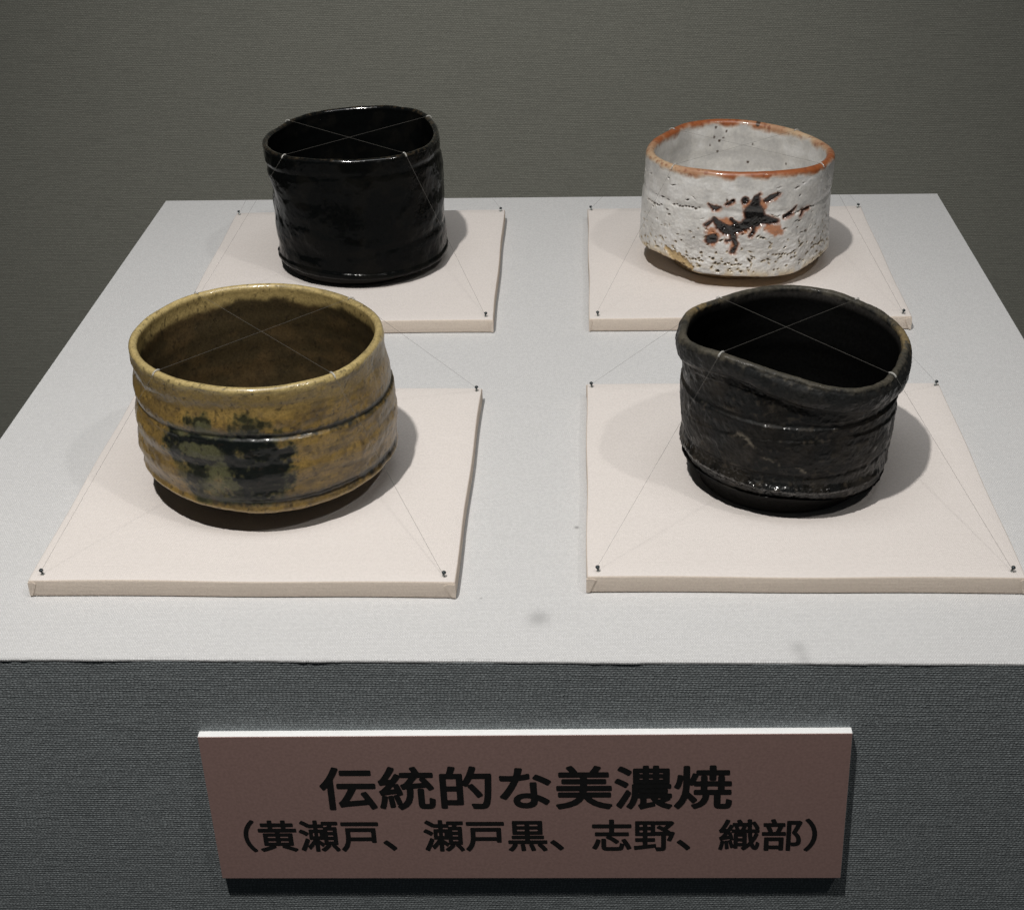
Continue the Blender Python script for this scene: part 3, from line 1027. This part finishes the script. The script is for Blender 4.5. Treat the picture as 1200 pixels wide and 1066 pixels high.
    s[..., 0] = np.clip(s[..., 0] - 0.2 * dk + 0.3 * sst(0.8, -0.6, chip) * (reg == 1), 0.1, 1)
    s[..., 1] = np.where(und, 0.0, 0.35 + 0.4 * dk)
    return c, s, d


M_WG = glaze_mat('milk white feldspar glaze', 1.0, 500, 0.10, 0.00010, 380)
SP_W = dict(rim=[(-156, 66.0), (175, 60.5), (149, 56.8), (116, 61.5), (84, 62.0), (43, 60.6), (10, 64.0), (-20, 68.5), (-47, 70.5), (-70, 67), (-92, 65.5), (-112, 65.5), (-132, 67.0)],
            zrim=[(-156, 84), (149, 83), (116, 83.5), (84, 82.5), (43, 80.8), (10, 80.8), (-20, 81.8), (-47, 83), (-92, 84), (-132, 84)],
            mid=[(-156, 64.5), (175, 62.5), (149, 60), (116, 62), (84, 63), (43, 62), (10, 64.5), (-20, 66), (-47, 67), (-92, 64), (-132, 65.5)],
            hip=[(-156, 65.5), (175, 64.5), (116, 62), (84, 62), (43, 63), (10, 67), (-20, 68), (-47, 66), (-70, 63.5), (-92, 63), (-120, 63.5), (-132, 65)],
            zhip=[(-165, 16.5), (-140, 17.5), (-130, 15.5), (-121, 11.5), (-105, 10.8), (-89, 10.8), (-65, 9.0), (-54, 8.6), (-46, 10.0), (-30, 12.5), (0, 13), (60, 12), (120, 15)],
            thick=6.2, foot_r=42, foot_h=4.0, floor=9.0, noise=(0.7, 0.045), seed=41, prof=w_prof, lipa=1.2, in_thick=1.2, hip_pow=0.65)
build_bowl('white', 'white pitted tea bowl with orange rim and dark iron-brown blotch', (0.135, 0.468, 0), SP_W, w_shade, M_WG, N=1000, NV=240)

# ------------------------------------------------------------------ pins and nylon threads
PINS = {}
pin_proto = None


def make_pin(loc, tilt, key):
    global pin_proto
    if pin_proto is None:
        root = empty('pin')
        bm = bmesh.new()
        prof = [(0.0, -0.003), (0.00055, -0.003), (0.00055, 0.0026), (0.0, 0.0026)]
        n = 10
        rings = [[bm.verts.new((r * math.cos(2 * math.pi * k / n), r * math.sin(2 * math.pi * k / n), z)) for k in range(n)] for r, z in prof[1:3]]
        for k in range(n):
            bm.faces.new((rings[0][k], rings[0][(k + 1) % n], rings[1][(k + 1) % n], rings[1][k]))
        bm.faces.new(rings[1])
        bm.faces.new(rings[0][::-1])
        from_bm('shaft', bm, M_PIN, root, True)
        bm = bmesh.new()
        prof = [(0.0006, 0.0022), (0.00105, 0.0026), (0.0011, 0.0031), (0.0007, 0.0036)]
        rings = [[bm.verts.new((r * math.cos(2 * math.pi * k / n), r * math.sin(2 * math.pi * k / n), z)) for k in range(n)] for r, z in prof]
        for a, b in zip(rings[:-1], rings[1:]):
            for k in range(n):
                bm.faces.new((a[k], a[(k + 1) % n], b[(k + 1) % n], b[k]))
        bm.faces.new(rings[-1])
        bm.faces.new(rings[0][::-1])
        from_bm('head', bm, M_PINHEAD, root, True)
        pin_proto = root
        o = root
    else:
        o = pin_proto.copy()
        C.objects.link(o)
        for ch in list(pin_proto.children):
            c = ch.copy()
            C.objects.link(c)
            c.parent = o
    o.location = loc
    o.rotation_euler = tilt
    tag(o, 'small dark-headed pin in the corner of board under ' + WORDS[key], 'pin', 'pins in the corners of the board under the ' + WORDS[key])
    return o


rt = random.Random(3)
CONTACT = {'yellow': {(-1, -1): -134, (1, -1): -46, (1, 1): 48, (-1, 1): 130}, 'shoe': {(-1, -1): -133, (1, -1): -36, (1, 1): 50, (-1, 1): 128},
           'black': {(-1, -1): -128, (1, -1): -50, (1, 1): 30, (-1, 1): 150}, 'white': {(-1, -1): -134, (1, -1): -40, (1, 1): 38, (-1, 1): 140}}
for key, (bx, by, rz) in BOARDS.items():
    for sx in (-1, 1):
        for sy in (-1, 1):
            ins = 0.0058 if sy < 0 else 0.0035
            lx, ly = sx * (S / 2 - ins + rt.uniform(-.0006, .0006)), sy * (S / 2 - 0.0048 + rt.uniform(-.0006, .0006))
            p = Vector((bx + lx * math.cos(rz) - ly * math.sin(rz), by + lx * math.sin(rz) + ly * math.cos(rz), T))
            tilt = (rt.uniform(-.15, .15) - 0.12 * sy, rt.uniform(-.15, .15) + 0.2 * sx, 0)
            make_pin(p, tilt, key)
            PINS[(key, sx, sy)] = p
    th, rc, zc, lr, cen = BOWL_LIP[key]

    def lip(deg, ang, extra):
        i = int(round((deg % 360) / 360 * len(th))) % len(th)
        r = (rc[i] + (lr + extra * 1000) * math.cos(ang)) * 0.001
        z = (zc[i] + (lr * (0.85 if key == 'shoe' else 1.0) + extra * 1000) * math.sin(ang)) * 0.001
        a = R(deg)
        return Vector((cen[0] + r * math.cos(a), cen[1] + r * math.sin(a), T + z))
    for (c0, c1) in (((-1, -1), (1, 1)), ((1, -1), (-1, 1))):
        d0, d1 = CONTACT[key][c0], CONTACT[key][c1]
        up_ = Vector((0, 0, 0.0012))
        E_ = 0.0007
        arc0 = [lip(d0, R(x), E_) for x in (18, 45, 70, 95, 118)]
        arc1 = [lip(d1, R(x), E_) for x in (118, 95, 70, 45, 18)]
        p0, p1 = PINS[(key, *c0)] + up_, PINS[(key, *c1)] + up_

        def loop(pc, toward):
            return [pc + Vector((0.0007 * math.cos(a), 0.0007 * math.sin(a), 0.0002 * k)) for k, a in enumerate(np.linspace(toward + 2.0, toward + 2.0 + 5.5, 9))]
        ang0 = math.atan2(arc0[0].y - p0.y, arc0[0].x - p0.x)
        ang1 = math.atan2(arc1[-1].y - p1.y, arc1[-1].x - p1.x)
        l0, l1 = loop(p0, ang0), loop(p1, ang1)
        path = l0 + arc0 + arc1 + l1[::-1]
        root = empty('nylon_thread', tuple(p0))
        tag(root, 'thin clear nylon thread stretched over the rim of the ' + WORDS[key], 'thread', 'threads tied over the ' + WORDS[key])
        o = tube_mesh('strand', path, 0.000105, M_NYLON)
        under(o, root)
        for arc in (arc0, arc1):
            e = 0.0045
            a0 = arc[0] + ((p0 if arc is arc0 else arc1[0]) - arc[0]) * 0
            o = tube_mesh('rim_sleeve', arc, 0.0005, M_TUBE, sides=8)
            under(o, root)

# ------------------------------------------------------------------ sign
SW, SH, ST = 0.3068, 0.0900, 0.0040
sign = empty('caption_sign', (0.0013, 0.0012, -0.0850))
sign.rotation_euler = (0, R(-0.95), 0)
tag(sign, 'rose-brown caption sign with white edges and black Japanese lettering on plinth front', 'sign')
bm = box_bm(-SW / 2, SW / 2, -0.0012 - ST, -0.0008, -SH / 2, SH / 2, 0.0003, 1)
from_bm('board', bm, M_FOAM, sign)
bm = box_bm(-SW / 2 + 0.0002, SW / 2 - 0.0002, -0.0012 - ST - 0.0003, -0.0012 - ST + 0.0001, -SH / 2 + 0.0002, SH / 2 - 0.0002)
from_bm('face_sheet', bm, M_FACE, sign)


def lettering(text, x0, x1, zc, height, bold):
    """flat print; strokes are fattened by overlaying shifted copies of the outline a few microns apart"""
    cu = bpy.data.curves.new('lettering', 'FONT')
    cu.body = text
    cu.size = 1.0
    cu.fill_mode = 'FRONT'
    cu.resolution_u = 4
    tmp = bpy.data.objects.new('lettering', cu)
    C.objects.link(tmp)
    bpy.context.view_layer.update()
    me0 = bpy.data.meshes.new_from_object(tmp.evaluated_get(bpy.context.evaluated_depsgraph_get()))
    bpy.data.objects.remove(tmp)
    co = np.array([v.co[:] for v in me0.vertices])
    faces = [tuple(p.vertices) for p in me0.polygons]
    a, b = co.min(0), co.max(0)
    kx, kz = (x1 - x0) / (b[0] - a[0]), height / (b[1] - a[1])
    vs, fs = [], []
    K = 17
    for k in range(K):
        rad = 0.0 if k == 0 else bold
        an = 2 * math.pi * k / (K - 1)
        px = x0 + (co[:, 0] - a[0]) * kx + rad * math.cos(an)
        pz = zc + (co[:, 1] - (a[1] + b[1]) / 2) * kz + rad * math.sin(an)
        py = np.full(len(co), -0.0012 - ST - 0.0003 - 0.00006 - 0.000006 * k)
        vs += np.stack([px, py, pz], -1).tolist()
        fs += [tuple(i + k * len(co) for i in f) for f in faces]
    me = bpy.data.meshes.new('lettering')
    me.from_pydata(vs, [], fs)
    me.materials.append(M_INK)
    return link(bpy.data.objects.new('lettering', me), sign)


lettering('伝統的な美濃焼', -0.0976, 0.0985, 0.0132, 0.0258, 0.00062)
lettering('（黄瀬戸、瀬戸黒、志野、織部）', -0.1385, 0.1400, -0.0168, 0.0200, 0.00042)
